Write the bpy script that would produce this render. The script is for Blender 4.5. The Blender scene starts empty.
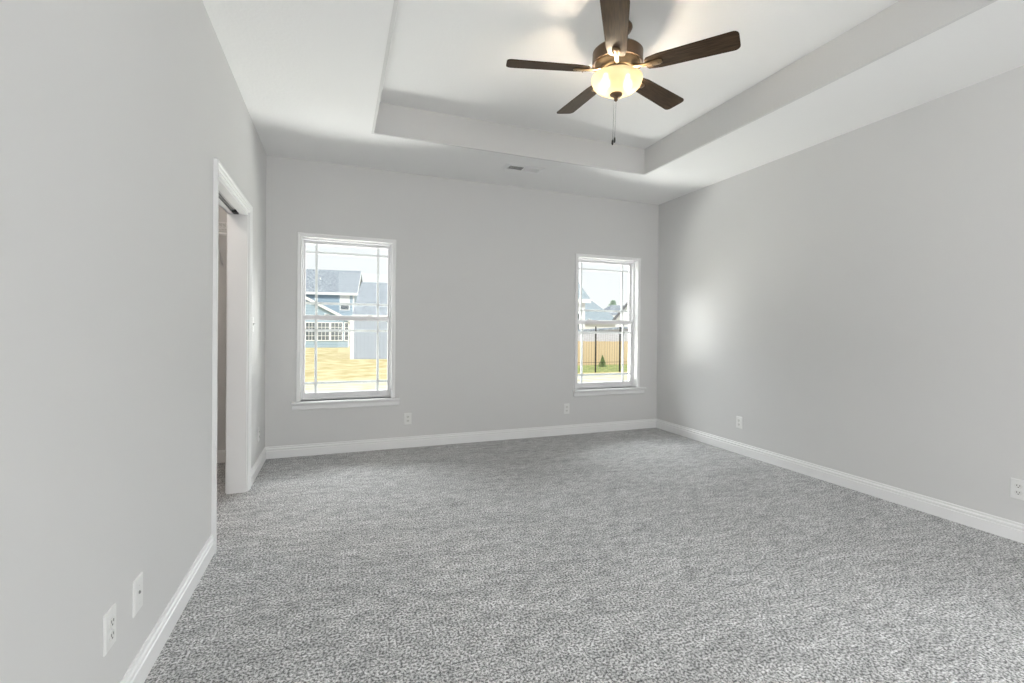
import bpy, bmesh, math, random
from mathutils import Vector, Matrix
random.seed(7)
S = bpy.context.scene
COL = S.collection
PI = math.pi

# ------------------------------------------------------------------ camera
cam_data = bpy.data.cameras.new('camera')
cam = bpy.data.objects.new('camera', cam_data)
COL.objects.link(cam)
F = Vector((0.35320131, 0.93552795, -0.00602414))
R = Vector((0.93552196, -0.35313696, 0.00964100))
U = Vector((-0.00689208, 0.00904093, 0.99993538))
m = Matrix.Identity(4)
for i in range(3):
    m[i][0] = R[i]; m[i][1] = U[i]; m[i][2] = -F[i]
m[0][3], m[1][3], m[2][3] = 0.0, 0.0, 1.196
cam.matrix_world = m
cam_data.sensor_fit = 'HORIZONTAL'
cam_data.sensor_width = 36.0
cam_data.lens = 36.0 * 460.03 / 1024.0
cam_data.shift_y = -(341.5 - 331.69) / 1024.0
cam_data.clip_start = 0.02
cam_data.clip_end = 500
S.camera = cam

# ------------------------------------------------------------------ exposure, sky, sun, large lights
S.view_settings.view_transform = 'Standard'
S.view_settings.look = 'None'
S.view_settings.gamma = 1.0
S.view_settings.exposure = 0.06
S.view_settings.use_curve_mapping = False
S.cycles.max_bounces = 12
S.cycles.diffuse_bounces = 8
S.cycles.transparent_max_bounces = 16
S.cycles.use_denoising = True
S.cycles.sample_clamp_indirect = 6.0

w = bpy.data.worlds.new('sky'); S.world = w; w.use_nodes = True
nt = w.node_tree; nt.nodes.clear()
wo = nt.nodes.new('ShaderNodeOutputWorld'); bg = nt.nodes.new('ShaderNodeBackground')
tc = nt.nodes.new('ShaderNodeTexCoord'); sx = nt.nodes.new('ShaderNodeSeparateXYZ')
cr = nt.nodes.new('ShaderNodeValToRGB')
cr.color_ramp.elements[0].position = 0.0; cr.color_ramp.elements[0].color = (1.0, 1.0, 1.0, 1)
cr.color_ramp.elements[1].position = 0.5; cr.color_ramp.elements[1].color = (0.86, 0.93, 1.0, 1)
nt.links.new(tc.outputs['Generated'], sx.inputs[0]); nt.links.new(sx.outputs[2], cr.inputs[0])
nt.links.new(cr.outputs[0], bg.inputs[0]); nt.links.new(bg.outputs[0], wo.inputs[0])
bg.inputs[1].default_value = 1.02

def lamp(name, kind, loc, energy, color=(1, 1, 1), size=0.1, size_y=None, aim=None, spread=None):
    d = bpy.data.lights.new(name, kind); d.energy = energy; d.color = color
    if kind == 'AREA':
        d.shape = 'RECTANGLE'; d.size = size; d.size_y = size_y or size
        if spread: d.spread = spread
    elif kind == 'POINT':
        d.shadow_soft_size = size
    o = bpy.data.objects.new(name, d); COL.objects.link(o); o.location = loc
    if aim is not None:
        o.rotation_euler = (Vector(aim) - Vector(loc)).to_track_quat('-Z', 'Y').to_euler()
    return o

sun = lamp('sun', 'SUN', (0, -20, 30), 3.2, (1.0, 0.96, 0.88), aim=(9, 20, -8))
sun.data.angle = math.radians(2)
# unseen fill lights added outside the windows to strengthen the daylight
lamp('sky_fill', 'AREA', (1.5, 8.0, 4.5), 2600, (0.97, 0.985, 1.0), 15.0, 3.0, aim=(1.5, 4.7, 1.3))
lamp('yard_fill', 'AREA', (1.5, 6.5, -0.55), 1725, (1.0, 0.99, 0.97), 12.0, 2.2, aim=(1.5, 5.2, 1.6))
lamp('side_fill', 'AREA', (4.9, 0.36, 1.7), 205, (0.98, 0.99, 1.0), 2.2, 2.2, aim=(3.7, 0.36, 1.3))  # fill light outside the added side window
# fill light added behind the camera, shining in through the wide front opening
lamp('hall_fill', 'AREA', (1.7, -2.9, 1.5), 83, (1.0, 1.0, 1.0), 3.4, 2.2, aim=(1.7, 2, 1.5))
# fill light added beside the camera, entering by the added side doorway
lamp('bath_fill', 'AREA', (-2.45, 0.3, 1.5), 145, (1.0, 1.0, 1.0), 2.0, 1.8, aim=(0, 0.3, 1.4))
# closet ceiling lamp light
lamp('closet_light', 'POINT', (-1.22, 3.20, 2.60), 17, (1.0, 0.88, 0.78), 0.06)

# ------------------------------------------------------------------ materials
def mat(name, color, rough=0.6, metal=0.0, spec=0.5, var=None, bump=None, coat=0.0):
    """var = (scale, colour2, contrast_lo, contrast_hi, stretch); bump = (scale, strength, distance)"""
    M = bpy.data.materials.new(name); M.use_nodes = True
    n = M.node_tree; b = n.nodes['Principled BSDF']
    b.inputs['Base Color'].default_value = (*color, 1)
    b.inputs['Roughness'].default_value = rough
    b.inputs['Metallic'].default_value = metal
    b.inputs['Specular IOR Level'].default_value = spec
    b.inputs['Coat Weight'].default_value = coat
    t = n.nodes.new('ShaderNodeTexCoord')
    if var:
        sc, c2, lo, hi, st = var
        mp = n.nodes.new('ShaderNodeMapping'); mp.inputs['Scale'].default_value = st
        nz = n.nodes.new('ShaderNodeTexNoise'); nz.inputs['Scale'].default_value = sc; nz.inputs['Detail'].default_value = 6
        rp = n.nodes.new('ShaderNodeValToRGB')
        rp.color_ramp.elements[0].position = lo; rp.color_ramp.elements[0].color = (*color, 1)
        rp.color_ramp.elements[1].position = hi; rp.color_ramp.elements[1].color = (*c2, 1)
        n.links.new(t.outputs['Object'], mp.inputs[0]); n.links.new(mp.outputs[0], nz.inputs[0])
        n.links.new(nz.outputs[0], rp.inputs[0]); n.links.new(rp.outputs[0], b.inputs['Base Color'])
    if bump:
        nz = n.nodes.new('ShaderNodeTexNoise'); nz.inputs['Scale'].default_value = bump[0]; nz.inputs['Detail'].default_value = 4
        bp = n.nodes.new('ShaderNodeBump'); bp.inputs['Strength'].default_value = bump[1]; bp.inputs['Distance'].default_value = bump[2]
        n.links.new(t.outputs['Object'], nz.inputs[0]); n.links.new(nz.outputs[0], bp.inputs['Height'])
        n.links.new(bp.outputs[0], b.inputs['Normal'])
    return M

one = (1, 1, 1)
M_wall = mat('wall_paint', (0.67, 0.668, 0.662), 0.75, spec=0.25, bump=(180, 0.08, 0.002))
M_ceil = mat('ceiling_paint', (0.845, 0.845, 0.84), 0.9, spec=0.1, bump=(55, 0.25, 0.004))
M_trim = mat('white_trim', (0.84, 0.84, 0.84), 0.35, spec=0.4)
M_vinyl = mat('white_vinyl', (0.82, 0.82, 0.83), 0.4, spec=0.4)
M_plate = mat('plate_plastic', (0.80, 0.80, 0.79), 0.35)
M_dark = mat('dark_slot', (0.03, 0.03, 0.03), 0.6)
M_grey = mat('grey_slot', (0.30, 0.30, 0.30), 0.6)
M_steel = mat('track_steel', (0.25, 0.25, 0.25), 0.4, metal=0.8)
M_bronze = mat('bronze', (0.16, 0.105, 0.065), 0.36, metal=0.75)
M_brass = mat('antique_brass', (0.26, 0.18, 0.10), 0.42, metal=0.8)
M_wood = mat('walnut_blade', (0.028, 0.017, 0.010), 0.5, spec=0.16, var=(9, (0.060, 0.036, 0.020), 0.38, 0.66, (1, 14, 14)))
M_wood.node_tree.nodes['Principled BSDF'].inputs['Specular Tint'].default_value = (1.0, 0.72, 0.42, 1)
M_sock = mat('socket', (0.75, 0.75, 0.73), 0.5)
M_conc = mat('concrete', (0.45, 0.44, 0.42), 0.9)

def carpet_material():
    M = bpy.data.materials.new('grey_carpet'); M.use_nodes = True
    n = M.node_tree; b = n.nodes['Principled BSDF']; L = n.links
    b.inputs['Roughness'].default_value = 1.0; b.inputs['Specular IOR Level'].default_value = 0.05
    b.inputs['Sheen Weight'].default_value = 0.15
    t = n.nodes.new('ShaderNodeTexCoord')
    def noise(scale, detail, rough=0.6, vec=None):
        z = n.nodes.new('ShaderNodeTexNoise'); z.inputs['Scale'].default_value = scale
        z.inputs['Detail'].default_value = detail; z.inputs['Roughness'].default_value = rough
        L.new(vec or t.outputs['Object'], z.inputs[0]); return z
    fine = noise(108, 2, 0.7)
    mp0 = n.nodes.new('ShaderNodeMapping'); mp0.inputs['Rotation'].default_value = (0, 0, 0.36); mp0.inputs['Scale'].default_value = (0.6, 1.3, 1)
    L.new(t.outputs['Object'], mp0.inputs[0])
    mid = noise(17, 5, 0.78, mp0.outputs[0])
    rp = n.nodes.new('ShaderNodeValToRGB')
    e = rp.color_ramp.elements
    e[0].position = 0.38; e[0].color = (0.12, 0.12, 0.12, 1)
    e[1].position = 0.60; e[1].color = (0.70, 0.70, 0.70, 1)
    k = e.new(0.49); k.color = (0.37, 0.37, 0.37, 1)
    L.new(fine.outputs[0], rp.inputs[0])
    r3 = n.nodes.new('ShaderNodeMapRange'); r3.inputs[1].default_value = 0.34; r3.inputs[2].default_value = 0.60
    r3.inputs[3].default_value = 0.68; r3.inputs[4].default_value = 1.18
    L.new(mid.outputs[0], r3.inputs[0])
    # broad pile lay: vacuum strokes and foot marks
    mp = n.nodes.new('ShaderNodeMapping'); mp.inputs['Rotation'].default_value = (0, 0, 0.35); mp.inputs['Scale'].default_value = (0.8, 2.6, 1)
    L.new(t.outputs['Object'], mp.inputs[0])
    big = noise(2.4, 5, 0.6, mp.outputs[0])
    r2 = n.nodes.new('ShaderNodeMapRange'); r2.inputs[1].default_value = 0.3; r2.inputs[2].default_value = 0.7
    r2.inputs[3].default_value = 0.88; r2.inputs[4].default_value = 1.10
    L.new(big.outputs[0], r2.inputs[0])
    mx = n.nodes.new('ShaderNodeVectorMath'); mx.operation = 'SCALE'
    mm = n.nodes.new('ShaderNodeMath'); mm.operation = 'MULTIPLY'; L.new(r2.outputs[0], mm.inputs[0]); L.new(r3.outputs[0], mm.inputs[1])
    L.new(rp.outputs[0], mx.inputs[0]); L.new(mm.outputs[0], mx.inputs['Scale'])
    L.new(mx.outputs[0], b.inputs['Base Color'])
    bp = n.nodes.new('ShaderNodeBump'); bp.inputs['Strength'].default_value = 0.5; bp.inputs['Distance'].default_value = 0.006
    L.new(fine.outputs[0], bp.inputs['Height']); L.new(bp.outputs[0], b.inputs['Normal'])
    return M
M_carpet = carpet_material()

def glass_material():
    M = bpy.data.materials.new('window_glass'); M.use_nodes = True
    n = M.node_tree; n.nodes.clear(); L = n.links
    o = n.nodes.new('ShaderNodeOutputMaterial'); mx = n.nodes.new('ShaderNodeMixShader')
    tr = n.nodes.new('ShaderNodeBsdfTransparent'); gl = n.nodes.new('ShaderNodeBsdfGlossy'); gl.inputs['Roughness'].default_value = 0.0
    tr.inputs[0].default_value = (0.97, 0.985, 0.98, 1)
    fr = n.nodes.new('ShaderNodeFresnel'); fr.inputs[0].default_value = 1.25
    L.new(fr.outputs[0], mx.inputs[0]); L.new(tr.outputs[0], mx.inputs[1]); L.new(gl.outputs[0], mx.inputs[2]); L.new(mx.outputs[0], o.inputs[0])
    return M
M_glass = glass_material()

def lit_glass(name, base, ecol, estr, transp):
    M = bpy.data.materials.new(name); M.use_nodes = True
    n = M.node_tree; n.nodes.clear(); L = n.links
    o = n.nodes.new('ShaderNodeOutputMaterial')
    tl = n.nodes.new('ShaderNodeBsdfTranslucent'); tl.inputs[0].default_value = (*base, 1)
    tr = n.nodes.new('ShaderNodeBsdfTransparent')
    gl = n.nodes.new('ShaderNodeBsdfGlossy'); gl.inputs['Roughness'].default_value = 0.15
    em = n.nodes.new('ShaderNodeEmission'); em.inputs[0].default_value = (*ecol, 1); em.inputs[1].default_value = estr
    m1 = n.nodes.new('ShaderNodeMixShader'); m1.inputs[0].default_value = transp
    L.new(tl.outputs[0], m1.inputs[1]); L.new(tr.outputs[0], m1.inputs[2])
    m2 = n.nodes.new('ShaderNodeMixShader'); m2.inputs[0].default_value = 0.06
    L.new(m1.outputs[0], m2.inputs[1]); L.new(gl.outputs[0], m2.inputs[2])
    ad = n.nodes.new('ShaderNodeAddShader'); L.new(m2.outputs[0], ad.inputs[0]); L.new(em.outputs[0], ad.inputs[1])
    L.new(ad.outputs[0], o.inputs[0])
    return M
M_bowl = lit_glass('frosted_bowl', (0.045, 0.036, 0.022), (1.0, 0.82, 0.52), 0.30, 0.006)
def emis(name, col, s):
    M = bpy.data.materials.new(name); M.use_nodes = True
    n = M.node_tree; n.nodes.clear()
    o = n.nodes.new('ShaderNodeOutputMaterial'); e = n.nodes.new('ShaderNodeEmission')
    e.inputs[0].default_value = (*col, 1); e.inputs[1].default_value = s; n.links.new(e.outputs[0], o.inputs[0]); return M
M_bulb = emis('bulb_light', (1.0, 0.86, 0.66), 270)

def siding(name, c1, c2, pitch, axis):
    """lap siding / board pattern: colour banding plus bump along one object axis"""
    M = bpy.data.materials.new(name); M.use_nodes = True
    n = M.node_tree; b = n.nodes['Principled BSDF']; L = n.links
    b.inputs['Roughness'].default_value = 0.7; b.inputs['Specular IOR Level'].default_value = 0.2
    t = n.nodes.new('ShaderNodeTexCoord'); s = n.nodes.new('ShaderNodeSeparateXYZ'); L.new(t.outputs['Object'], s.inputs[0])
    a = n.nodes.new('ShaderNodeMath'); a.operation = 'MULTIPLY'; a.inputs[1].default_value = 1 / pitch
    L.new(s.outputs[axis], a.inputs[0])
    f = n.nodes.new('ShaderNodeMath'); f.operation = 'FRACT'; L.new(a.outputs[0], f.inputs[0])
    r = n.nodes.new('ShaderNodeValToRGB'); r.color_ramp.elements[0].color = (*c2, 1); r.color_ramp.elements[1].color = (*c1, 1)
    r.color_ramp.elements[0].position = 0.05; r.color_ramp.elements[1].position = 0.16
    L.new(f.outputs[0], r.inputs[0]); L.new(r.outputs[0], b.inputs['Base Color'])
    bp = n.nodes.new('ShaderNodeBump'); bp.inputs['Strength'].default_value = 0.5; bp.inputs['Distance'].default_value = 0.02
    L.new(f.outputs[0], bp.inputs['Height']); L.new(bp.outputs[0], b.inputs['Normal'])
    return M
M_blue = siding('blue_grey_siding', (0.36, 0.46, 0.56), (0.26, 0.34, 0.43), 0.28, 2)
M_bluev = siding('blue_grey_panel', (0.33, 0.37, 0.45), (0.22, 0.25, 0.31), 0.22, 0)
M_whites = siding('white_siding', (0.80, 0.80, 0.81), (0.66, 0.67, 0.69), 0.26, 2)
M_fence = siding('cedar_boards', (0.62, 0.48, 0.32), (0.34, 0.24, 0.15), 0.16, 0)
M_shingle = mat('grey_shingles', (0.20, 0.22, 0.25), 0.9, spec=0.1, var=(7, (0.40, 0.44, 0.49), 0.40, 0.60, (1, 1, 1)))
M_bshingle = mat('blue_grey_shingles', (0.26, 0.31, 0.35), 0.9, spec=0.1, var=(6, (0.40, 0.46, 0.51), 0.35, 0.68, (1, 3, 3)))
M_lav = mat('pale_grey_siding', (0.50, 0.50, 0.55), 0.8, spec=0.2, var=(3, (0.60, 0.60, 0.65), 0.4, 0.6, (1, 1, 8)))
M_straw = mat('straw_grass', (0.56, 0.45, 0.23), 1.0, spec=0.05, var=(1.3, (0.80, 0.70, 0.44), 0.34, 0.66, (1.0, 0.8, 1)), bump=(30, 0.5, 0.03))
M_pale = mat('pale_dry_ground', (0.62, 0.55, 0.36), 1.0, spec=0.05, var=(3, (0.80, 0.77, 0.66), 0.35, 0.65, (0.5, 1.6, 1)), bump=(30, 0.4, 0.03))
M_green = mat('green_grass', (0.24, 0.31, 0.10), 1.0, spec=0.05, var=(5, (0.52, 0.52, 0.24), 0.35, 0.68, one), bump=(40, 0.5, 0.03))
M_edge = mat('dark_grey_edge', (0.16, 0.165, 0.18), 0.8)
M_leaf = mat('leaf_green', (0.10, 0.17, 0.05), 0.8, spec=0.2, var=(6, (0.24, 0.32, 0.13), 0.35, 0.65, one))
M_tree = mat('pale_leaf', (0.28, 0.40, 0.30), 0.8, spec=0.2, var=(2, (0.50, 0.60, 0.48), 0.35, 0.65, one))
M_bark = mat('bark', (0.16, 0.11, 0.07), 0.9)
M_black = mat('black_metal', (0.015, 0.015, 0.016), 0.5, metal=0.3)
M_pane = mat('house_pane', (0.10, 0.12, 0.14), 0.15, spec=0.7)
M_shade = mat('white_blind', (0.80, 0.82, 0.83), 0.6)
M_wire = mat('white_wire', (0.82, 0.82, 0.82), 0.4)

# ------------------------------------------------------------------ helpers
def tag(o, label=None, cat=None, group=None, kind=None):
    if label: o['label'] = label
    if cat: o['category'] = cat
    if group: o['group'] = group
    if kind: o['kind'] = kind
    return o

def empty(name, loc=(0, 0, 0), rz=0.0):
    o = bpy.data.objects.new(name, None); COL.objects.link(o); o.location = loc; o.rotation_euler = (0, 0, rz)
    o.empty_display_size = 0.1
    return o

def obj(name, bm, material, parent=None, smooth=False, bevel=0.0, kind=None, normals=True):
    if normals: bmesh.ops.recalc_face_normals(bm, faces=bm.faces)
    me = bpy.data.meshes.new(name); bm.to_mesh(me); bm.free()
    for x in (material if isinstance(material, (list, tuple)) else [material]): me.materials.append(x)
    if smooth: me.polygons.foreach_set('use_smooth', [True] * len(me.polygons))
    o = bpy.data.objects.new(name, me); COL.objects.link(o)
    if parent is not None: o.parent = parent
    if bevel > 0:
        b = o.modifiers.new('bevel', 'BEVEL'); b.width = bevel; b.segments = 2; b.limit_method = 'ANGLE'; b.angle_limit = math.radians(40)
    if kind: o['kind'] = kind
    return o

def box(bm, x0, x1, y0, y1, z0, z1, mi=0):
    v = [bm.verts.new((x, y, z)) for z in (z0, z1) for y in (y0, y1) for x in (x0, x1)]
    for f in ((0, 1, 3, 2), (4, 6, 7, 5), (0, 4, 5, 1), (2, 3, 7, 6), (0, 2, 6, 4), (1, 5, 7, 3)):
        bm.faces.new([v[i] for i in f]).material_index = mi

def prism(bm, pts, d, mi=0):
    """closed polygon (list of 3-D points) pushed along vector d"""
    a = [bm.verts.new(p) for p in pts]; b = [bm.verts.new(Vector(p) + Vector(d)) for p in pts]
    bm.faces.new(a).material_index = mi; bm.faces.new(b[::-1]).material_index = mi
    n = len(pts)
    for i in range(n): bm.faces.new((a[i], a[(i + 1) % n], b[(i + 1) % n], b[i])).material_index = mi

def sweep(bm, rings, closed_path=False):
    """bridge a list of equal-length closed rings of points"""
    R_ = [[bm.verts.new(p) for p in r] for r in rings]
    n = len(R_[0]); m_ = len(R_)
    for i in range(m_ if closed_path else m_ - 1):
        a, b = R_[i], R_[(i + 1) % m_]
        for j in range(n): bm.faces.new((a[j], a[(j + 1) % n], b[(j + 1) % n], b[j]))
    if not closed_path:
        bm.faces.new(R_[0]); bm.faces.new(R_[-1][::-1])

def lathe(bm, prof, c=(0, 0, 0), seg=48, cap=True):
    rings = []
    for r, z in prof:
        rings.append([bm.verts.new((c[0] + r * math.cos(2 * PI * k / seg), c[1] + r * math.sin(2 * PI * k / seg), c[2] + z)) for k in range(seg)])
    for a, b in zip(rings, rings[1:]):
        for k in range(seg): bm.faces.new((a[k], a[(k + 1) % seg], b[(k + 1) % seg], b[k]))
    if cap:
        bm.faces.new(rings[0]); bm.faces.new(rings[-1][::-1])

def tube(bm, p0, p1, r, seg=8):
    p0, p1 = Vector(p0), Vector(p1); d = (p1 - p0).normalized()
    a = d.orthogonal().normalized(); b = d.cross(a)
    rings = [[bm.verts.new(p + a * (r * math.cos(2 * PI * k / seg)) + b * (r * math.sin(2 * PI * k / seg))) for k in range(seg)] for p in (p0, p1)]
    for k in range(seg): bm.faces.new((rings[0][k], rings[0][(k + 1) % seg], rings[1][(k + 1) % seg], rings[1][k]))
    bm.faces.new(rings[0]); bm.faces.new(rings[1][::-1])

NB = bmesh.new
# ------------------------------------------------------------------ room measures
XL, XR, YB, YF, H = -0.615, 3.676, 4.668, -0.35, 2.74
TX0, TX1, TY0, TY1, TZ = 0.255, 2.829, 0.90, 3.817, 2.993
WT = 0.122
DY0, DY1, DZ = 2.862, 3.785, 2.012           # closet opening in the left wall
CX0 = -2.4                                  # closet far side
WINS = [(0.085, 'window_1'), (2.973, 'window_2')]
WZ0, WZ1, WH = 0.485, 2.052, 0.428          # rough openings

# floor ----------------------------------------------------------------
bm = NB(); box(bm, XL - 0.02, XR + 0.1, YF - 0.2, YB + 0.1, -0.12, 0); obj('floor', bm, M_carpet, kind='structure')
bm = NB(); box(bm, CX0 - 0.1, XL - 0.02, 1.9, YB + 0.1, -0.12, -0.001); obj('floor_closet', bm, M_carpet, kind='structure')
bm = NB(); box(bm, -1.4, 5.0, -3.6, YF - 0.2, -0.12, -0.002); obj('floor_added_hall', bm, M_carpet, kind='structure')

# back wall with two window openings ------------------------------------
bm = NB(); y0, y1 = YB, YB + 0.20
xs = [CX0 - 0.2]
for wx, _ in WINS: xs += [wx - WH, wx + WH]
xs.append(XR + 0.2)
for i in range(0, len(xs), 2): box(bm, xs[i], xs[i + 1], y0, y1, -0.7, 3.3)
for wx, _ in WINS:
    box(bm, wx - WH, wx + WH, y0, y1, -0.7, WZ0); box(bm, wx - WH, wx + WH, y0, y1, WZ1, 3.3)
obj('wall_back', bm, M_wall, kind='structure')
# right wall, with an unseen opening added for side fill light
bm = NB(); SWY = 0.36
box(bm, XR, XR + 0.2, -3.6, SWY - WH, -0.3, 3.3); box(bm, XR, XR + 0.2, SWY + WH, YB, -0.3, 3.3)
box(bm, XR, XR + 0.2, SWY - WH, SWY + WH, -0.3, WZ0); box(bm, XR, XR + 0.2, SWY - WH, SWY + WH, WZ1, 3.3)
obj('wall_right', bm, M_wall, kind='structure')
# left wall with the closet opening, plus an unseen doorway added for fill light
bm = NB()
box(bm, XL - WT, XL, YF, -0.25, 0, 3.2); box(bm, XL - WT, XL, 0.60, DY0, 0, 3.2); box(bm, XL - WT, XL, -0.25, 0.60, 2.05, 3.2); box(bm, XL - WT, XL, DY1, YB, 0, 3.2); box(bm, XL - WT, XL, DY0, DY1, DZ, 3.2)
obj('wall_left', bm, M_wall, kind='structure')
# front wall behind the camera, wide opening added to let the hall fill light in
bm = NB()
box(bm, XL - WT, -0.3, YF - 0.14, YF, 0, 3.2); box(bm, 3.4, XR, YF - 0.14, YF, 0, 3.2); box(bm, -0.3, 3.4, YF - 0.14, YF, 2.6, 3.2)
obj('wall_front', bm, M_wall, kind='structure')
# shell of the unseen hall, added to hold its fill light
bm = NB(); box(bm, -1.5, -1.4, -3.6, YF - 0.14, 0, 3.2); obj('wall_added_hall_left', bm, M_wall, kind='structure')
bm = NB(); box(bm, -1.5, XR, -3.7, -3.6, 0, 3.2); obj('wall_added_hall_far', bm, M_wall, kind='structure')
bm = NB(); box(bm, -1.4, XL - WT, YF - 0.14, YF, 0, 3.2); obj('wall_added_hall_return', bm, M_wall, kind='structure')
bm = NB(); box(bm, -1.5, XR, -3.6, YF - 0.14, 2.74, 2.85); obj('ceiling_added_hall', bm, M_ceil, kind='structure')
# closet shell
bm = NB(); box(bm, CX0 - 0.1, CX0, 1.9, YB, 0, 3.2); obj('wall_closet_left', bm, M_wall, kind='structure')
bm = NB(); box(bm, CX0, XL - WT, 1.8, 1.9, 0, 3.2); obj('wall_closet_front', bm, M_wall, kind='structure')
bm = NB(); box(bm, CX0, XL - WT, 1.9, YB, 2.74, 2.85); obj('ceiling_closet', bm, M_ceil, kind='structure')
# unseen bathroom added beside the camera to bring fill light into the room
bm = NB(); box(bm, -2.7, -2.6, YF - 0.14, 1.8, 0, 3.2); obj('wall_added_bath_left', bm, M_wall, kind='structure')
bm = NB(); box(bm, -2.7, -1.5, YF - 0.14, YF, 0, 3.2); obj('wall_added_bath_front', bm, M_wall, kind='structure')
bm = NB(); box(bm, -2.6, XL - WT, YF, 1.8, 2.74, 2.85); obj('ceiling_added_bath', bm, M_ceil, kind='structure')
bm = NB(); box(bm, -2.7, XL - 0.02, YF - 0.2, 1.9, -0.12, -0.0015); obj('floor_added_bath', bm, M_conc, kind='structure')
# ceiling: lower border and raised tray
bm = NB()
box(bm, XL, XR, YF, TY0 - 0.02, H, H + 0.02); box(bm, XL, XR, TY1 + 0.02, YB, H, H + 0.02)
box(bm, XL, TX0 - 0.02, TY0 - 0.02, TY1 + 0.02, H, H + 0.02); box(bm, TX1 + 0.02, XR, TY0 - 0.02, TY1 + 0.02, H, H + 0.02)
box(bm, XL, XR, YF, YB, TZ, TZ + 0.1)
obj('ceiling', bm, M_ceil, kind='structure')
bm = NB()
box(bm, TX0 - 0.02, TX1 + 0.02, TY1, TY1 + 0.02, H, TZ); box(bm, TX0 - 0.02, TX1 + 0.02, TY0 - 0.02, TY0, H, TZ)
box(bm, TX0 - 0.02, TX0, TY0, TY1, H, TZ); box(bm, TX1, TX1 + 0.02, TY0, TY1, H, TZ)
obj('wall_tray', bm, M_wall, kind='structure')
# roof slab over everything keeps the sun out
bm = NB(); box(bm, -3.0, 5.5, -4.2, 5.25, 3.35, 3.5); obj('roof_slab', bm, M_conc, kind='structure')

# baseboards ------------------------------------------------------------
BP = [(0, 0), (0.0145, 0), (0.0145, 0.066), (0.0135, 0.068), (0.0095, 0.070), (0.0095, 0.074), (0.0125, 0.077), (0.0130, 0.082), (0.0110, 0.088), (0.0065, 0.091), (0.0045, 0.095), (0.0068, 0.098), (0.0068, 0.104), (0.0045, 0.108), (0, 0.108)]
def base_run(bm, p0, p1, nrm):
    nv = Vector((*nrm, 0))
    rings = [[Vector((*p, 0)) + nv * u + Vector((0, 0, z)) for u, z in BP] for p in (p0, p1)]
    sweep(bm, rings)
bm = NB(); base_run(bm, (XL, YB), (XR, YB), (0, -1)); obj('baseboard_back', bm, M_trim, kind='structure')
bm = NB(); base_run(bm, (XR, YF), (XR, YB - 0.0145), (-1, 0)); obj('baseboard_right', bm, M_trim, kind='structure')
CW = 0.060
bm = NB(); base_run(bm, (XL, 0.60), (XL, DY0 - CW), (1, 0)); base_run(bm, (XL, DY1 + CW), (XL, YB - 0.0145), (1, 0)); obj('baseboard_left', bm, M_trim, kind='structure')
bm = NB(); base_run(bm, (CX0, YB), (XL - WT, YB), (0, -1)); base_run(bm, (XL - WT, DY1 + CW), (XL - WT, YB - 0.0145), (-1, 0)); obj('baseboard_closet', bm, M_trim, kind='structure')

# closet opening: jambs, casing, head track -----------------------------------
door = empty('door_1', (XL, DY0, 0)); tag(door, kind='structure')
def dl(bm_name, bm, mt, **k):   # child given in world coordinates
    bm.transform(Matrix.Translation((-XL, -DY0, 0))); return obj(bm_name, bm, mt, door, **k)
jt = 0.018
bm = NB()
box(bm, XL - WT - 0.002, XL + 0.002, DY0, DY0 + jt, 0, DZ); dl('jamb', bm, M_trim, bevel=0.0015)
bm = NB(); box(bm, XL - WT - 0.002, XL + 0.002, DY1 - jt, DY1, 0, DZ); dl('jamb', bm, M_trim, bevel=0.0015)
bm = NB()
hx0, hx1 = XL - 0.092, XL - 0.048
box(bm, XL - WT - 0.002, hx0, DY0 + jt, DY1 - jt, DZ - jt, DZ + 0.03); box(bm, hx1, XL + 0.002, DY0 + jt, DY1 - jt, DZ - jt, DZ + 0.03)
dl('head_jamb', bm, M_trim, bevel=0.0015)
bm = NB()
box(bm, hx0, hx1, DY0 + jt, DY1 - jt, DZ + 0.028, DZ + 0.03)
box(bm, hx0, hx0 + 0.004, DY0 + jt, DY1 - jt, DZ - 0.012, DZ + 0.028); box(bm, hx1 - 0.004, hx1, DY0 + jt, DY1 - jt, DZ - 0.012, DZ + 0.028)
box(bm, hx0 + 0.012, hx0 + 0.018, DY0 + jt, DY1 - jt, DZ - 0.006, DZ + 0.028)
tr_ = dl('sliding_track', bm, M_steel)
bm = NB(); box(bm, hx0 + 0.008, hx1 - 0.006, DY1 - jt - 0.07, DY1 - jt - 0.01, DZ - 0.02, DZ + 0.015); dl('track_stop', bm, M_dark)
CP = [(0.004, 0), (0.004, 0.010), (0.008, 0.013), (0.017, 0.013), (0.020, 0.010), (0.024, 0.016), (0.038, 0.018), (0.042, 0.014), (0.047, 0.020), (CW, 0.020), (CW, 0)]
def casing(side, x):
    bm = NB()
    path = [((DY0, 0), (-1, 0)), ((DY0, DZ), (-1, 1)), ((DY1, DZ), (1, 1)), ((DY1, 0), (1, 0))]
    rings = [[(x + side * t, y + dy * w_, z + dz * w_) for w_, t in CP] for (y, z), (dy, dz) in path]
    # corner rings miter outward; the feet stay on the floor
    sweep(bm, rings); return bm
dl('casing', casing(1, XL), M_trim); dl('casing', casing(-1, XL - WT), M_trim)

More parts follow.
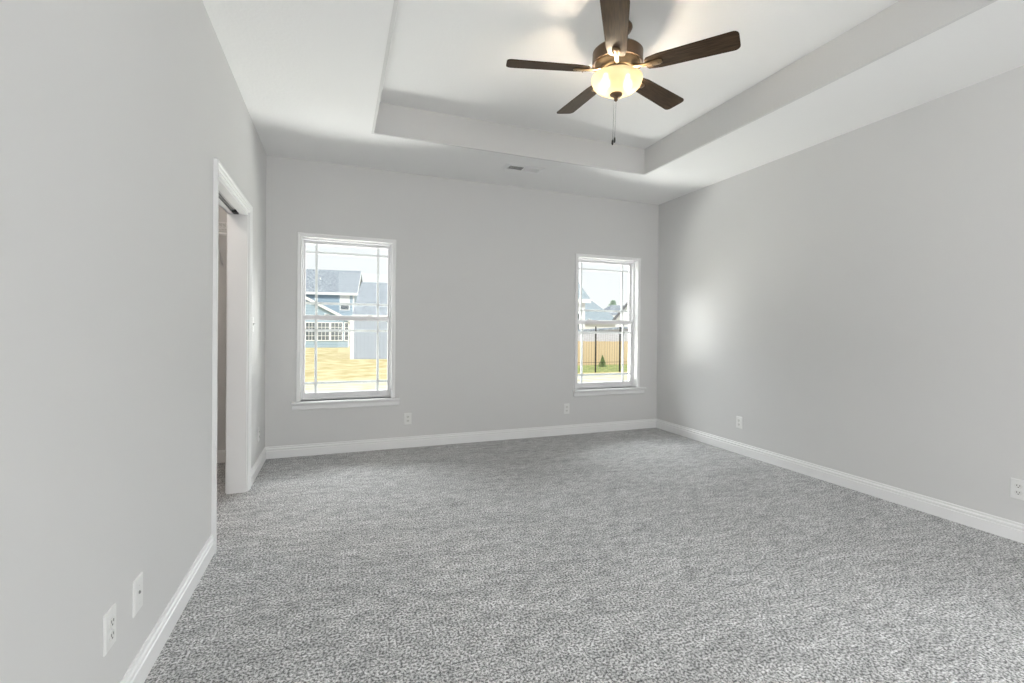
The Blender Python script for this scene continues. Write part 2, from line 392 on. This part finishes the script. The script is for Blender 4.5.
# windows ---------------------------------------------------------------
def frame_ring(bm, cx, z0, z1, hw, prof, y0):
    """prof: (outward offset, y offset); rectangle path in the x-z plane"""
    pts = [((cx - hw, z0), (-1, -1)), ((cx + hw, z0), (1, -1)), ((cx + hw, z1), (1, 1)), ((cx - hw, z1), (-1, 1))]
    rings = [[(x + dx * o, y0 + t, z + dz * o) for o, t in prof] for (x, z), (dx, dz) in pts]
    sweep(bm, rings, True)
GH = 0.379                                  # glass half width
def build_window(cx, name, sill_off=0.0):
    root = empty(name, (cx, YB, WZ0)); tag(root, kind='structure')
    T = Matrix.Translation((-cx, -YB, -WZ0))
    def add(nm, bm, mt, par=root, **k):
        bm.transform(T); return obj(nm, bm, mt, par, **k)
    zt = 2.030; hw = 0.408; zb = 0.506     # clear opening inside the liner
    # liner board with a small proud edge around the opening
    bm = NB(); frame_ring(bm, cx, zb, zt, hw, [(0, -0.010), (0.0, 0.10), (0.018, 0.10), (0.018, 0.0), (0.036, 0.0), (0.036, -0.009), (0.033, -0.013), (0.020, -0.013), (0.017, -0.010)], YB)
    add('liner_frame', bm, M_trim)
    # vinyl outer frame
    bm = NB(); frame_ring(bm, cx, zb + 0.012, zt - 0.012, hw - 0.012, [(0, 0.075), (0, 0.165), (0.012, 0.165), (0.012, 0.068), (0.004, 0.068)], YB)
    add('window_frame', bm, M_vinyl)
    # stool and apron
    bm = NB()
    sp = [(0.0, 0.0), (-0.050, 0.0), (-0.056, -0.004), (-0.056, -0.014), (-0.051, -0.019), (-0.038, -0.021), (-0.032, -0.030), (-0.026, -0.036), (-0.024, -0.068), (-0.019, -0.074), (-0.008, -0.078), (0.0, -0.078)]
    rings = [[(cx + sill_off + s * (0.484 - 0.10 * (0.056 + dy) * (1 if dz < -0.02 else 0)), YB + dy, zb + dz) for dy, dz in sp] for s in (-1, 1)]
    sweep(bm, rings)
    box(bm, cx - hw, cx + hw, YB - 0.005, YB + 0.09, zb - 0.02, zb)
    add('sill', bm, M_trim)
    def sash(nm, gz0, gz1, y, bot, top, hh):
        s = None
        bm = NB(); st = 0.030
        box(bm, cx - GH - st, cx - GH, y - 0.016, y + 0.016, gz0 - bot, gz1 + top); box(bm, cx + GH, cx + GH + st, y - 0.016, y + 0.016, gz0 - bot, gz1 + top)
        box(bm, cx - GH, cx + GH, y - 0.016, y + 0.016, gz0 - bot, gz0); box(bm, cx - GH, cx + GH, y - 0.016, y + 0.016, gz1, gz1 + top)
        s = add(nm, bm, M_vinyl, bevel=0.002)
        bm = NB(); box(bm, cx - GH, cx + GH, y - 0.0015, y + 0.0015, gz0, gz1); g = add('glass_pane', bm, M_glass, s)
        bm = NB(); gw = 0.012
        for v in (-0.285, 0.285): box(bm, cx + v - gw, cx + v + gw, y + 0.003, y + 0.009, gz0, gz1)
        xs_ = (-GH, -0.285 - gw, -0.285 + gw, 0.285 - gw, 0.285 + gw, GH)
        for h_ in hh:
            for q_ in (0, 2, 4): box(bm, cx + xs_[q_], cx + xs_[q_ + 1], y + 0.003, y + 0.009, h_ - gw, h_ + gw)
        add('grille', bm, M_vinyl, s)
        return s
    sash('upper_sash', 1.312, 1.990, YB + 0.142, 0.030, 0.030, (1.915, 1.425))
    lo = sash('lower_sash', 0.570, 1.262, YB + 0.108, 0.052, 0.040, (1.163, 0.660))
    bm = NB(); box(bm, cx - GH - 0.02, cx + GH + 0.02, YB + 0.085, YB + 0.124, 1.262, 1.304); add('meeting_rail', bm, M_vinyl, lo, bevel=0.002)
    for s in (-0.2, 0.2):
        bm = NB(); box(bm, cx + s - 0.032, cx + s + 0.032, YB + 0.088, YB + 0.120, 1.304, 1.310); lathe(bm, [(0.013, 1.310), (0.012, 1.322), (0.006, 1.324)], (cx + s, YB + 0.104, 0), 12)
        box(bm, cx + s - 0.006, cx + s + 0.034, YB + 0.094, YB + 0.106, 1.314, 1.321)
        k_ = add('sash_lock', bm, M_plate, lo)
    return root
for cx, nm in WINS: build_window(cx, nm, 0.022 if nm == 'window_2' else 0.004)
side = build_window(0.0, 'added_window'); side.location = (XR, SWY, WZ0); side.rotation_euler = (0, 0, -PI / 2)  # unseen window added so side fill light reaches the left wall

# ------------------------------------------------------------------ wall plates
# built in a local frame: plate in the x-z plane, facing -y
def plate_bm():
    bm = NB(); w2, h2, t = 0.035, 0.0575, 0.006
    v0 = [(-w2, 0, -h2), (w2, 0, -h2), (w2, 0, h2), (-w2, 0, h2)]
    v1 = [(-w2, -t * 0.55, -h2), (w2, -t * 0.55, -h2), (w2, -t * 0.55, h2), (-w2, -t * 0.55, h2)]
    v2 = [(-w2 + .004, -t, -h2 + .004), (w2 - .004, -t, -h2 + .004), (w2 - .004, -t, h2 - .004), (-w2 + .004, -t, h2 - .004)]
    sweep(bm, [v0, v1, v2]); return bm
def screw_bm(z):
    bm = NB(); lathe(bm, [(0.0032, 0), (0.0032, 0.0012), (0.002, 0.0016)], (0, 0, 0), 12)
    bm.transform(Matrix.Translation((0, -0.006, z)) @ Matrix.Rotation(PI / 2, 4, 'X')); return bm
def make_outlet():
    r = empty('electrical_outlet'); p = obj('cover_plate', plate_bm(), M_plate, r)
    for s in (-1, 1):
        bm = NB(); zc = s * 0.0195; n = 20; pts = []
        for k in range(n):
            a = 2 * PI * k / n; pts.append((0.0168 * math.cos(a), -0.0055, zc + max(-0.0125, min(0.0125, 0.0168 * math.sin(a)))))
        prism(bm, pts, (0, -0.0030, 0)); rc = obj('receptacle', bm, M_sock, r)
        bm = NB(); box(bm, -0.0075, -0.0050, -0.0092, -0.0084, zc - 0.001, zc + 0.0075); box(bm, 0.0050, 0.0075, -0.0092, -0.0084, zc - 0.0005, zc + 0.007)
        box(bm, -0.0022, 0.0022, -0.0092, -0.0084, zc - 0.0095, zc - 0.0050); obj('slot', bm, M_dark, rc)
    obj('screw', screw_bm(0), M_plate, r)
    return r
def make_switch():
    r = empty('light_switch'); p = obj('cover_plate', plate_bm(), M_plate, r)
    bm = NB(); box(bm, -0.005, 0.005, -0.0068, -0.0055, -0.012, 0.012); obj('switch_slot', bm, M_grey, r)
    bm = NB(); prism(bm, [(-0.004, -0.006, -0.004), (-0.004, -0.016, 0.005), (-0.004, -0.014, 0.011), (-0.004, -0.006, 0.008)], (0.008, 0, 0)); obj('toggle', bm, M_plate, r)
    for z in (-0.030, 0.030): obj('screw', screw_bm(z), M_plate, r)
    return r
def make_cable():
    r = empty('cable_plate'); p = obj('cover_plate', plate_bm(), M_plate, r)
    bm = NB(); lathe(bm, [(0.0055, 0), (0.0055, 0.0015), (0.0042, 0.0015), (0.0042, 0.004), (0.003, 0.004)], (0, 0, 0), 12)
    bm.transform(Matrix.Translation((0, -0.006, 0.006)) @ Matrix.Rotation(PI / 2, 4, 'X')); obj('coaxial_jack', bm, M_steel, r)
    for z in (-0.030, 0.030): obj('screw', screw_bm(z), M_plate, r)
    return r
def copy_tree(o, parent=None):
    c = o.copy(); COL.objects.link(c); c.parent = parent
    for ch in list(o.children): copy_tree(ch, c)
    return c
outs = [((0.657, YB, 0.288), 0, 'white outlet on the back wall below the left window'),
        ((2.434, YB, 0.294), 0, 'white outlet on the back wall beside the right window'),
        ((XR, 3.415, 0.303), -PI / 2, 'white outlet far along the right wall, near the corner'),
        ((XR, 1.440, 0.300), -PI / 2, 'white outlet on the right wall cut by the picture edge'),
        ((XL, 1.649, 0.316), PI / 2, 'nearest white outlet low on the left wall'),
        ((XL, 4.31, 0.300), PI / 2, 'white outlet on left wall between closet opening and back corner')]
proto = make_outlet()
for i, (loc, rz, lab) in enumerate(outs):
    o = proto if i == 0 else copy_tree(proto)
    o.location = loc; o.rotation_euler = (0, 0, rz); tag(o, lab, 'outlet', 'electrical outlets along the walls')
o = make_cable(); o.location = (XL, 1.848, 0.309); o.rotation_euler = (0, 0, PI / 2); tag(o, 'white cable plate with a single jack on the left wall', 'wall plate')
o = make_switch(); o.location = (XL, 3.99, 1.21); o.rotation_euler = (0, 0, PI / 2); tag(o, 'white light switch on the left wall beyond the closet opening', 'light switch')

# ------------------------------------------------------------------ ceiling register
vx0, vx1, vy0, vy1 = 1.470, 1.842, 4.035, 4.200
r = empty('ceiling_vent', ((vx0 + vx1) / 2, (vy0 + vy1) / 2, H)); tag(r, 'white two-way ceiling air vent near the back wall', 'vent')
W2, D2 = (vx1 - vx0) / 2, (vy1 - vy0) / 2
bm = NB()
sweep(bm, [[(sx_ * (W2 + o_), sy_ * (D2 + o_), z) for o_, z in ((0, 0), (0, -0.004), (-0.012, -0.008), (-0.034, -0.008), (-0.036, 0))] for sx_, sy_ in ((-1, -1), (1, -1), (1, 1), (-1, 1))], True)
box(bm, -0.006, 0.006, -D2 + 0.034, D2 - 0.034, -0.008, 0)
obj('vent_frame', bm, M_trim, r)
bm = NB(); box(bm, -W2 + 0.034, W2 - 0.034, -D2 + 0.034, D2 - 0.034, -0.0012, 0.0); obj('duct_opening', bm, M_grey, r)
for side in (-1, 1):
    n = 11
    for k in range(n):
        xc = side * (0.012 + (W2 - 0.05) * (k + 0.5) / n)
        bm = NB(); t = -0.7 * side
        s_ = 0.0055
        pts = [(xc - s_ * math.sin(t) , -D2 + 0.035, -0.0070), (xc - s_ * math.sin(t) + 0.0012, -D2 + 0.035, -0.0070), (xc + s_ * math.sin(t) + 0.0012, -D2 + 0.035, -0.0013), (xc + s_ * math.sin(t), -D2 + 0.035, -0.0013)]
        prism(bm, pts, (0, 2 * D2 - 0.07, 0)); obj('louver', bm, M_trim, r)

# ------------------------------------------------------------------ ceiling fan
FX, FY = 1.5427, 2.3435
fan = empty('ceiling_fan', (FX, FY, TZ)); fan.rotation_euler = (0.0448, 0.0046, 0); tag(fan, 'bronze five-blade ceiling fan with lit glass bowl, hung in the tray ceiling', 'ceiling fan')
def zl(z): return z - TZ
bm = NB(); lathe(bm, [(0.078, 0), (0.080, -0.012), (0.072, -0.028), (0.060, -0.036), (0.052, -0.060), (0.050, -0.155)]); obj('canopy', bm, M_bronze, fan, smooth=True)
bm = NB(); lathe(bm, [(0.05, zl(2.866)), (0.110, zl(2.862)), (0.136, zl(2.852)), (0.147, zl(2.840)), (0.1475, zl(2.780)), (0.1475, zl(2.772)), (0.142, zl(2.770)), (0.140, zl(2.778)), (0.05, zl(2.782))])
mt_ = obj('motor_housing', bm, M_bronze, fan, smooth=True); mt_.modifiers.new('es', 'EDGE_SPLIT').split_angle = math.radians(30)
bm = NB(); lathe(bm, [(0.05, zl(2.781)), (0.130, zl(2.779)), (0.130, zl(2.772)), (0.108, zl(2.764)), (0.100, zl(2.750)), (0.096, zl(2.738)), (0.04, zl(2.736))])
obj('lower_housing', bm, M_brass, fan, smooth=True)
bm = NB(); lathe(bm, [(0.050, zl(2.740)), (0.088, zl(2.738)), (0.090, zl(2.722)), (0.070, zl(2.716)), (0.030, zl(2.712)), (0.010, zl(2.706)), (0.009, zl(2.60))])
obj('light_fitter', bm, M_brass, fan, smooth=True)
BZ = 2.7345
for k in range(5):
    a = -0.916 + k * 2 * PI / 5
    Rm = Matrix.Rotation(a, 4, 'Z'); Pm = Matrix.Rotation(math.radians(-11), 4, 'X')
    # blade outline
    r0, r1 = 0.168, 0.66; out = []
    wr, wt = 0.057, 0.070
    def wid(t): return wr + (wt - wr) * t
    cr_ = 0.030
    out += [(r0, -0.030), (r0 + 0.012, -0.046)]
    for j in range(1, 9): t = j / 9; out.append((r0 + 0.03 + (r1 - cr_ - r0 - 0.03) * t, -wid(t)))
    for j in range(0, 7): q = -PI / 2 + j * PI / 12; out.append((r1 - cr_ + cr_ * math.cos(q), -wt + cr_ + cr_ * math.sin(q)))
    for j in range(0, 7): q = j * PI / 12; out.append((r1 - cr_ + cr_ * math.cos(q), wt - cr_ + cr_ * math.sin(q)))
    for j in range(8, 0, -1): t = j / 9; out.append((r0 + 0.03 + (r1 - cr_ - r0 - 0.03) * t, wid(t)))
    out += [(r0 + 0.012, 0.046), (r0, 0.030)]
    bm = NB(); prism(bm, [(x, y, 0.0) for x, y in out], (0, 0, 0.006))
    bl = obj('blade', bm, M_wood, fan, bevel=0.0015)
    bl.matrix_local = Matrix.Translation((0, 0, zl(BZ))) @ Rm @ Pm
    # iron: arm from the hub, flaring under the blade root
    bm = NB()
    sec = [(0.085, 0.020, 0.008, 0.018), (0.115, 0.016, 0.004, 0.014), (0.145, 0.013, -0.002, 0.011), (0.185, 0.015, -0.007, 0.008), (0.215, 0.022, -0.008, 0.006), (0.245, 0.024, -0.008, 0.006), (0.262, 0.014, -0.007, 0.005)]
    rings = []
    for x, hw_, z, th in sec:
        rings.append([(x, -hw_, z + th * .5), (x, -hw_ * .7, z - th * .2), (x, 0, z - th * .55), (x, hw_ * .7, z - th * .2), (x, hw_, z + th * .5), (x, 0, z + th * .5)])
    sweep(bm, rings); ir = obj('blade_iron', bm, M_brass, fan, smooth=True)
    ir.matrix_local = Matrix.Translation((0, 0, zl(BZ))) @ Rm @ Pm
    bm = NB()
    bm.free()
    for (x, y) in ((0.205, 0.012), (0.205, -0.012), (0.243, 0.0)):
        bm = NB(); lathe(bm, [(0.004, -0.011), (0.0045, -0.012), (0.003, -0.0145)], (x, y, 0), 10); obj('screw', bm, M_bronze, ir)
bowl_prof = [(0.143, 2.700), (0.147, 2.697), (0.150, 2.690), (0.149, 2.678), (0.145, 2.664), (0.135, 2.645), (0.116, 2.628), (0.088, 2.614), (0.056, 2.604), (0.018, 2.600)]
bm = NB(); lathe(bm, [(r_, zl(z)) for r_, z in bowl_prof], cap=False)
gb = obj('glass_bowl', bm, M_bowl, fan, smooth=True)
bm = NB(); lathe(bm, [(0.008, zl(2.612)), (0.036, zl(2.604)), (0.037, zl(2.597)), (0.028, zl(2.590)), (0.014, zl(2.584)), (0.009, zl(2.574)), (0.012, zl(2.568)), (0.006, zl(2.560)), (0.002, zl(2.558))], seg=32)
obj('finial', bm, M_bronze, fan, smooth=True)
for s in (-1, 1):
    bx, by = 0.066 * s * 0.936, -0.066 * s * 0.353
    bm = NB(); bmesh.ops.create_uvsphere(bm, u_segments=20, v_segments=12, radius=0.026, matrix=Matrix.Translation((bx, by, zl(2.662))) @ Matrix.Diagonal((1, 1, 1.2, 1)))
    bmesh.ops.create_cone(bm, segments=16, radius1=0.013, radius2=0.013, depth=0.03, cap_ends=True, matrix=Matrix.Translation((bx, by, zl(2.700))))
    obj('bulb', bm, M_bulb, fan, smooth=True)
for (dx, dy, zb_) in ((-0.012, 0.0, 2.315), (0.008, 0.010, 2.335)):
    bm = NB(); z = 2.565
    while z > zb_ + 0.02:
        bmesh.ops.create_icosphere(bm, subdivisions=1, radius=0.0018, matrix=Matrix.Translation((dx, dy, zl(z)))); z -= 0.0042
    tube(bm, (dx, dy, zl(2.566)), (dx, dy, zl(zb_ + 0.015)), 0.0008, 6)
    ch = obj('pull_chain', bm, M_steel, fan)
    bm = NB(); lathe(bm, [(0.002, zl(zb_ + 0.02)), (0.005, zl(zb_ + 0.014)), (0.0062, zl(zb_)), (0.005, zl(zb_ - 0.010)), (0.002, zl(zb_ - 0.014))], (dx, dy, 0), 12)
    obj('pull_knob', bm, M_dark, ch, smooth=True)

# ------------------------------------------------------------------ closet shelf
sh = empty('wire_shelf', (CX0, YB, 2.03)); tag(sh, 'white wire shelf with hanging rail inside the closet', 'shelf')
bm = NB(); L0, L1 = 0.0, XL - WT - CX0
dp = 0.36
x = 0.012
while x < L1:
    tube(bm, (x, -0.004, 0.004), (x, -dp, 0.004), 0.0018, 5); tube(bm, (x, -dp, 0.004), (x, -dp - 0.003, -0.045), 0.0018, 5); x += 0.026
obj('cross_wires', bm, M_wire, sh)
for (yy, zz, rr, nm) in ((-0.006, 0, 0.0035, 'back_wire'), (-dp * .5, 0, 0.003, 'middle_wire'), (-dp, 0, 0.0045, 'front_wire'), (-dp - .003, -0.045, 0.004, 'lip_wire')):
    bm = NB(); tube(bm, (L0, yy, zz), (L1, yy, zz), rr, 8); obj(nm, bm, M_wire, sh)
bm = NB(); tube(bm, (L0, -dp + 0.03, -0.085), (L1, -dp + 0.03, -0.085), 0.011, 12); obj('hanging_rod', bm, M_wire, sh)
for xx in (0.5, 1.45):
    bm = NB(); tube(bm, (xx, -0.004, -0.30), (xx, -dp + 0.01, -0.004), 0.005, 8); obj('brace', bm, M_wire, sh)
cl = empty('closet_lamp', (-1.22, 3.20, 2.74)); tag(cl, 'small white lamp holder on the closet ceiling', 'ceiling lamp')
bm = NB(); lathe(bm, [(0.07, 0), (0.07, -0.02), (0.03, -0.035), (0.025, -0.07)], seg=32); obj('lamp_base', bm, M_plate, cl, smooth=True)

# ------------------------------------------------------------------ outdoors
G = -0.70
bm = NB(); box(bm, -60, 90, 17.2, 120, G - 0.1, G); o = obj('ground_lawn', bm, M_straw, kind='structure')
bm = NB(); box(bm, -60, 90, 5.0, 17.2, G - 0.1, G + 0.002); obj('ground_dry_strip', bm, M_pale, kind='structure')

def gable_house(name, loc, rz, L, D, eave, rise, wallm, roofm, over=0.35, ridge='x', edge=None, label='', cat='house'):
    """local frame: front wall along x from -L to 0 at y=0, depth D behind it, z from 0"""
    r = empty(name, loc, rz); tag(r, label, cat)
    bm = NB(); box(bm, -L, 0, 0, D, 0, eave)
    if ridge == 'x': prism(bm, [(0, 0, eave), (0, D, eave), (0, D / 2, eave + rise)], (-L, 0, 0))
    else: prism(bm, [(-L, 0, eave), (0, 0, eave), (-L / 2, 0, eave + rise)], (0, D, 0))
    obj('wall', bm, wallm, r)
    t = 0.16
    bm = NB()
    if ridge == 'x':
        sl = rise / (D / 2); e = eave - sl * over
        prism(bm, [(over, -over, e), (over, D / 2, eave + rise), (over, D + over, e), (over, D + over, e + t), (over, D / 2, eave + rise + t), (over, -over, e + t)], (-L - 2 * over, 0, 0))
        obj('roof', bm, roofm, r)
        bm = NB()
        box(bm, -L - over, over, -over - 0.05, -over, e - 0.08, e + t + .01)
        prism(bm, [(over, -over, e - .08), (over, D / 2, eave + rise - .08), (over, D / 2, eave + rise + t + .02), (over, -over, e + t + .02)], (0.04, 0, 0))
        box(bm, -0.14, 0.02, -0.03, 0.0, 0, eave)
        obj('white_fascia', bm, M_trim, r)
    else:
        sl = rise / (L / 2); e = eave - sl * over
        prism(bm, [(-L - over, -over, e), (-L / 2, -over, eave + rise), (over, -over, e), (over, -over, e + t), (-L / 2, -over, eave + rise + t), (-L - over, -over, e + t)], (0, D + over, 0))
        obj('roof', bm, roofm, r)
        bm = NB()
        prism(bm, [(-L - over, -over, e - .05), (-L / 2, -over, eave + rise - .05), (over, -over, e - .05), (over, -over, e + t + .06), (-L / 2, -over, eave + rise + t + .06), (-L - over, -over, e + t + .06)], (0, -0.05, 0))
        box(bm, -0.12, 0.02, -0.03, 0.0, 0, eave)
        obj('fascia' if edge else 'white_fascia', bm, edge or M_trim, r)
    return r

def hwindow(root, x0, x1, z0, z1, cols, rows, y=0.0, blind=None, fr=0.09):
    bm = NB()
    box(bm, x0 - fr, x1 + fr, y - 0.06, y, z1, z1 + fr); box(bm, x0 - fr, x1 + fr, y - 0.06, y, z0 - fr, z0)
    box(bm, x0 - fr, x0, y - 0.06, y, z0, z1); box(bm, x1, x1 + fr, y - 0.06, y, z0, z1)
    mw = 0.022
    for i in range(1, cols): x = x0 + (x1 - x0) * i / cols; box(bm, x - mw, x + mw, y - 0.045, y, z0, z1)
    for j in range(1, rows): z = z0 + (z1 - z0) * j / rows; box(bm, x0, x1, y - 0.045, y, z - mw, z + mw)
    f = obj('house_window', bm, M_trim, root)
    bm = NB(); box(bm, x0, x1, y - 0.02, y - 0.004, z0, z1); obj('pane', bm, M_pane, f)
    if blind:
        bm = NB(); box(bm, x0, x1, y - 0.03, y - 0.021, z0 + (z1 - z0) * (1 - blind), z1); obj('blind', bm, M_shade, f)
    return f

A = gable_house('neighbour_house', (1.5, 50, G), math.radians(-7), 13, 8.6, 5.45, 2.6, M_blue, M_shingle, label='blue-grey two-storey house with grey shingle roof, seen through the left window')
hwindow(A, -1.30, -0.52, 3.72, 5.20, 1, 2, blind=0.55)
bm = NB(); tube(bm, (-3.6, 2.2, 6.6), (-3.6, 2.2, 7.15), 0.06, 10); obj('vent_pipe', bm, M_trim, A)
SR = gable_house('sunroom', (0.98, 46, G), 0, 8.6, 3.55, 2.46, 2.28, M_blue, M_shingle, over=0.25, ridge='y', label='blue-grey sunroom with white gridded windows below a white gable edge', cat='sunroom')
for x0, x1 in ((-6.1, -5.1), (-4.85, -3.9), (-3.75, -2.99), (-2.73, -1.79), (-1.60, -0.66), (-0.40, -0.08)):
    hwindow(SR, x0, x1, 0.70, 2.28, 3 if x1 - x0 > .5 else 1, 4, fr=0.085)
WG = gable_house('garage_wing', (4.50, 28.42, G), math.radians(-9), 3.7, 9.0, 2.52, 2.35, M_bluev, M_shingle, over=0.08, label='blue-grey garage with vertical siding and white corner trim on the lawn', cat='garage')
bm = NB(); box(bm, -3.88, -3.68, -0.03, 0.02, 0, 2.3); prism(bm, [(-3.9, -0.04, 2.0), (-3.9, -0.04, 1.85), (-3.6, -0.04, 2.45), (-3.6, -0.04, 2.6)], (0, 0.03, 0)); obj('corner_trim', bm, M_trim, WG)

def hip_house(name, loc, L, D, eave, rise, wallm, roofm, label, over=0.3):
    r = empty(name, loc); tag(r, label, 'house')
    bm = NB(); box(bm, -L, 0, 0, D, 0, eave); obj('wall', bm, wallm, r)
    bm = NB(); o_ = over; t = 0.14
    lo = [(-L - o_, -o_, eave), (o_, -o_, eave), (o_, D + o_, eave), (-L - o_, D + o_, eave)]
    lo2 = [(x, y, z + t) for x, y, z in lo]
    hi = D / 2
    a = [bm.verts.new(p) for p in lo]; b = [bm.verts.new(p) for p in lo2]
    p = bm.verts.new((-hi, D / 2, eave + rise)); q = bm.verts.new((-L + hi, D / 2, eave + rise))
    bm.faces.new(a)
    for i in range(4): bm.faces.new((a[i], a[(i + 1) % 4], b[(i + 1) % 4], b[i]))
    bm.faces.new((b[0], b[1], p, q)); bm.faces.new((b[1], b[2], p)); bm.faces.new((b[2], b[3], q, p)); bm.faces.new((b[3], b[0], q))
    obj('roof', bm, roofm, r)
    bm = NB(); box(bm, -L - o_, o_, -o_ - 0.05, -o_, eave - 0.14, eave + t); obj('white_fascia', bm, M_trim, r)
    return r
B = hip_house('neighbour_house', (17.1, 30, G), 9.5, 7, 4.0, 7.3, M_whites, M_bshingle, 'white house with blue-grey roof at the left side of the right window view')
hwindow(B, -0.92, -0.52, 1.42, 2.28, 1, 2, fr=0.05); hwindow(B, -0.92, -0.52, 2.60, 3.05, 1, 1, fr=0.05)
C = hip_house('neighbour_house', (26.3, 40, G), 12, 7.5, 2.65, 4.3, M_whites, M_bshingle, 'distant house with a sloping blue-grey roof behind the white house')
D_ = gable_house('neighbour_house', (24.66, 26.56, G), math.radians(-35), 6.0, 7, 2.75, 3.6, M_whites, M_shingle, over=0.25, edge=M_edge, ridge='y', label='white steep-gabled house at the right side of the right window view')
E_ = hip_house('neighbour_house', (36.6, 48, G), 6.2, 3.0, 3.5, 1.5, M_whites, M_shingle, 'small distant house with grey roof between the blue-grey roof and the steep gable')
# low pale grey shed beyond the fence with a one-way sloping roof
s = empty('garden_shed', (14.9, 24.4, G)); tag(s, 'long low pale grey shed behind the wooden fence', 'shed')
bm = NB(); prism(bm, [(-2.2, 0, 0), (6.4, 0, 0), (6.4, 0, 2.25), (-2.2, 0, 1.72)], (0, 1.6, 0)); obj('wall', bm, M_lav, s)
bm = NB(); prism(bm, [(-2.4, -.15, 1.70), (6.6, -.15, 2.25), (6.6, -.15, 2.33), (-2.4, -.15, 1.78)], (0, 1.9, 0)); obj('roof', bm, M_shingle, s)

# wooden fence: each bay of boards and each post its own part
fc = empty('wooden_fence', (8.6, 21.4, G)); tag(fc, 'tan wooden board fence across the yard in the right window', 'fence')
for k in range(6):
    bm = NB(); x0 = k * 2.2
    for j in range(14):
        xx = x0 + 0.02 + j * 0.157; box(bm, xx, xx + 0.150, 0.0, 0.02, 0.02, 1.28 + random.uniform(-.01, .01))
    box(bm, x0, x0 + 2.2, 0.02, 0.06, 0.25, 0.33); box(bm, x0, x0 + 2.2, 0.02, 0.06, 0.95, 1.03)
    obj('board_panel', bm, M_fence, fc)
for k in range(7):
    bm = NB(); box(bm, k * 2.2 - 0.05, k * 2.2 + 0.05, 0.06, 0.16, 0, 1.30); obj('post', bm, M_fence, fc, bevel=0.008)
# black metal fence standing in front of it
mf = empty('metal_fence', (9.41, 17.75, G)); tag(mf, 'tall black metal post fence standing on the lawn before the wooden fence', 'fence')
for k in range(4):
    bm = NB(); x = k * 1.26; box(bm, x - 0.024, x + 0.024, -0.024, 0.024, 0, 2.0); lathe(bm, [(0.032, 2.0), (0.032, 2.02), (0.01, 2.05)], (x, 0, 0), 8); obj('post', bm, M_black, mf)
for z in (0.45, 1.74):
    bm = NB(); tube(bm, (0, 0, z), (3.78, 0, z), 0.008, 6); obj('rail', bm, M_black, mf)
bm = NB(); x = 0.118
while x < 3.76: tube(bm, (x, 0, 0.05), (x, 0, 1.78), 0.004, 4); x += 0.1175
obj('wire_infill', bm, M_steel, mf)
bm = NB(); box(bm, 8.6, 22.0, 17.8, 21.38, G, G + 0.012); obj('ground_green_grass', bm, M_green, kind='structure')

def foliage(bm, c, rx, rz_, n, leaf, cone=False):
    for _ in range(n):
        u = random.random(); a = random.uniform(0, 2 * PI)
        if cone:
            z = -1 + 2 * u; rr = (1 - u) * random.uniform(.3, 1)
        else:
            z = random.uniform(-1, 1); rr = math.sqrt(max(0, 1 - z * z)) * random.uniform(.4, 1)
        p = Vector((c[0] + rx * rr * math.cos(a), c[1] + rx * rr * math.sin(a), c[2] + rz_ * z))
        d1 = Vector((random.gauss(0, 1), random.gauss(0, 1), random.gauss(0, .6))).normalized() * leaf
        d2 = d1.orthogonal().normalized() * leaf * .5
        vs = [bm.verts.new(p + q) for q in (-d1, d2, d1, -d2)]
        bm.faces.new(vs)
t = empty('shrub', (12.55, 20.2, G)); tag(t, 'small dark green shrub on the grass before the wooden fence', 'shrub')
bm = NB(); foliage(bm, (0, 0, .30), .24, .30, 900, .035, True); obj('foliage', bm, M_leaf, t, normals=False)
bm = NB(); tube(bm, (0, 0, 0), (0, 0, .3), .015); obj('stem', bm, M_bark, t)
t = empty('tree', (33.8, 52, G)); tag(t, 'pale green distant tree rising above the grey roof', 'tree')
bm = NB()
for cx_, cz, rr in ((0, 4.9, .70), (-.55, 4.1, .68), (.55, 4.2, .62), (.1, 5.5, .40), (-.1, 3.5, .9)): foliage(bm, (cx_, random.uniform(-.2, .2), cz), rr, rr * .8, 420, .09)
obj('foliage', bm, M_tree, t, normals=False)
bm = NB(); tube(bm, (0, 0, 0), (0, 0, 4.2), .10); obj('trunk', bm, M_bark, t)
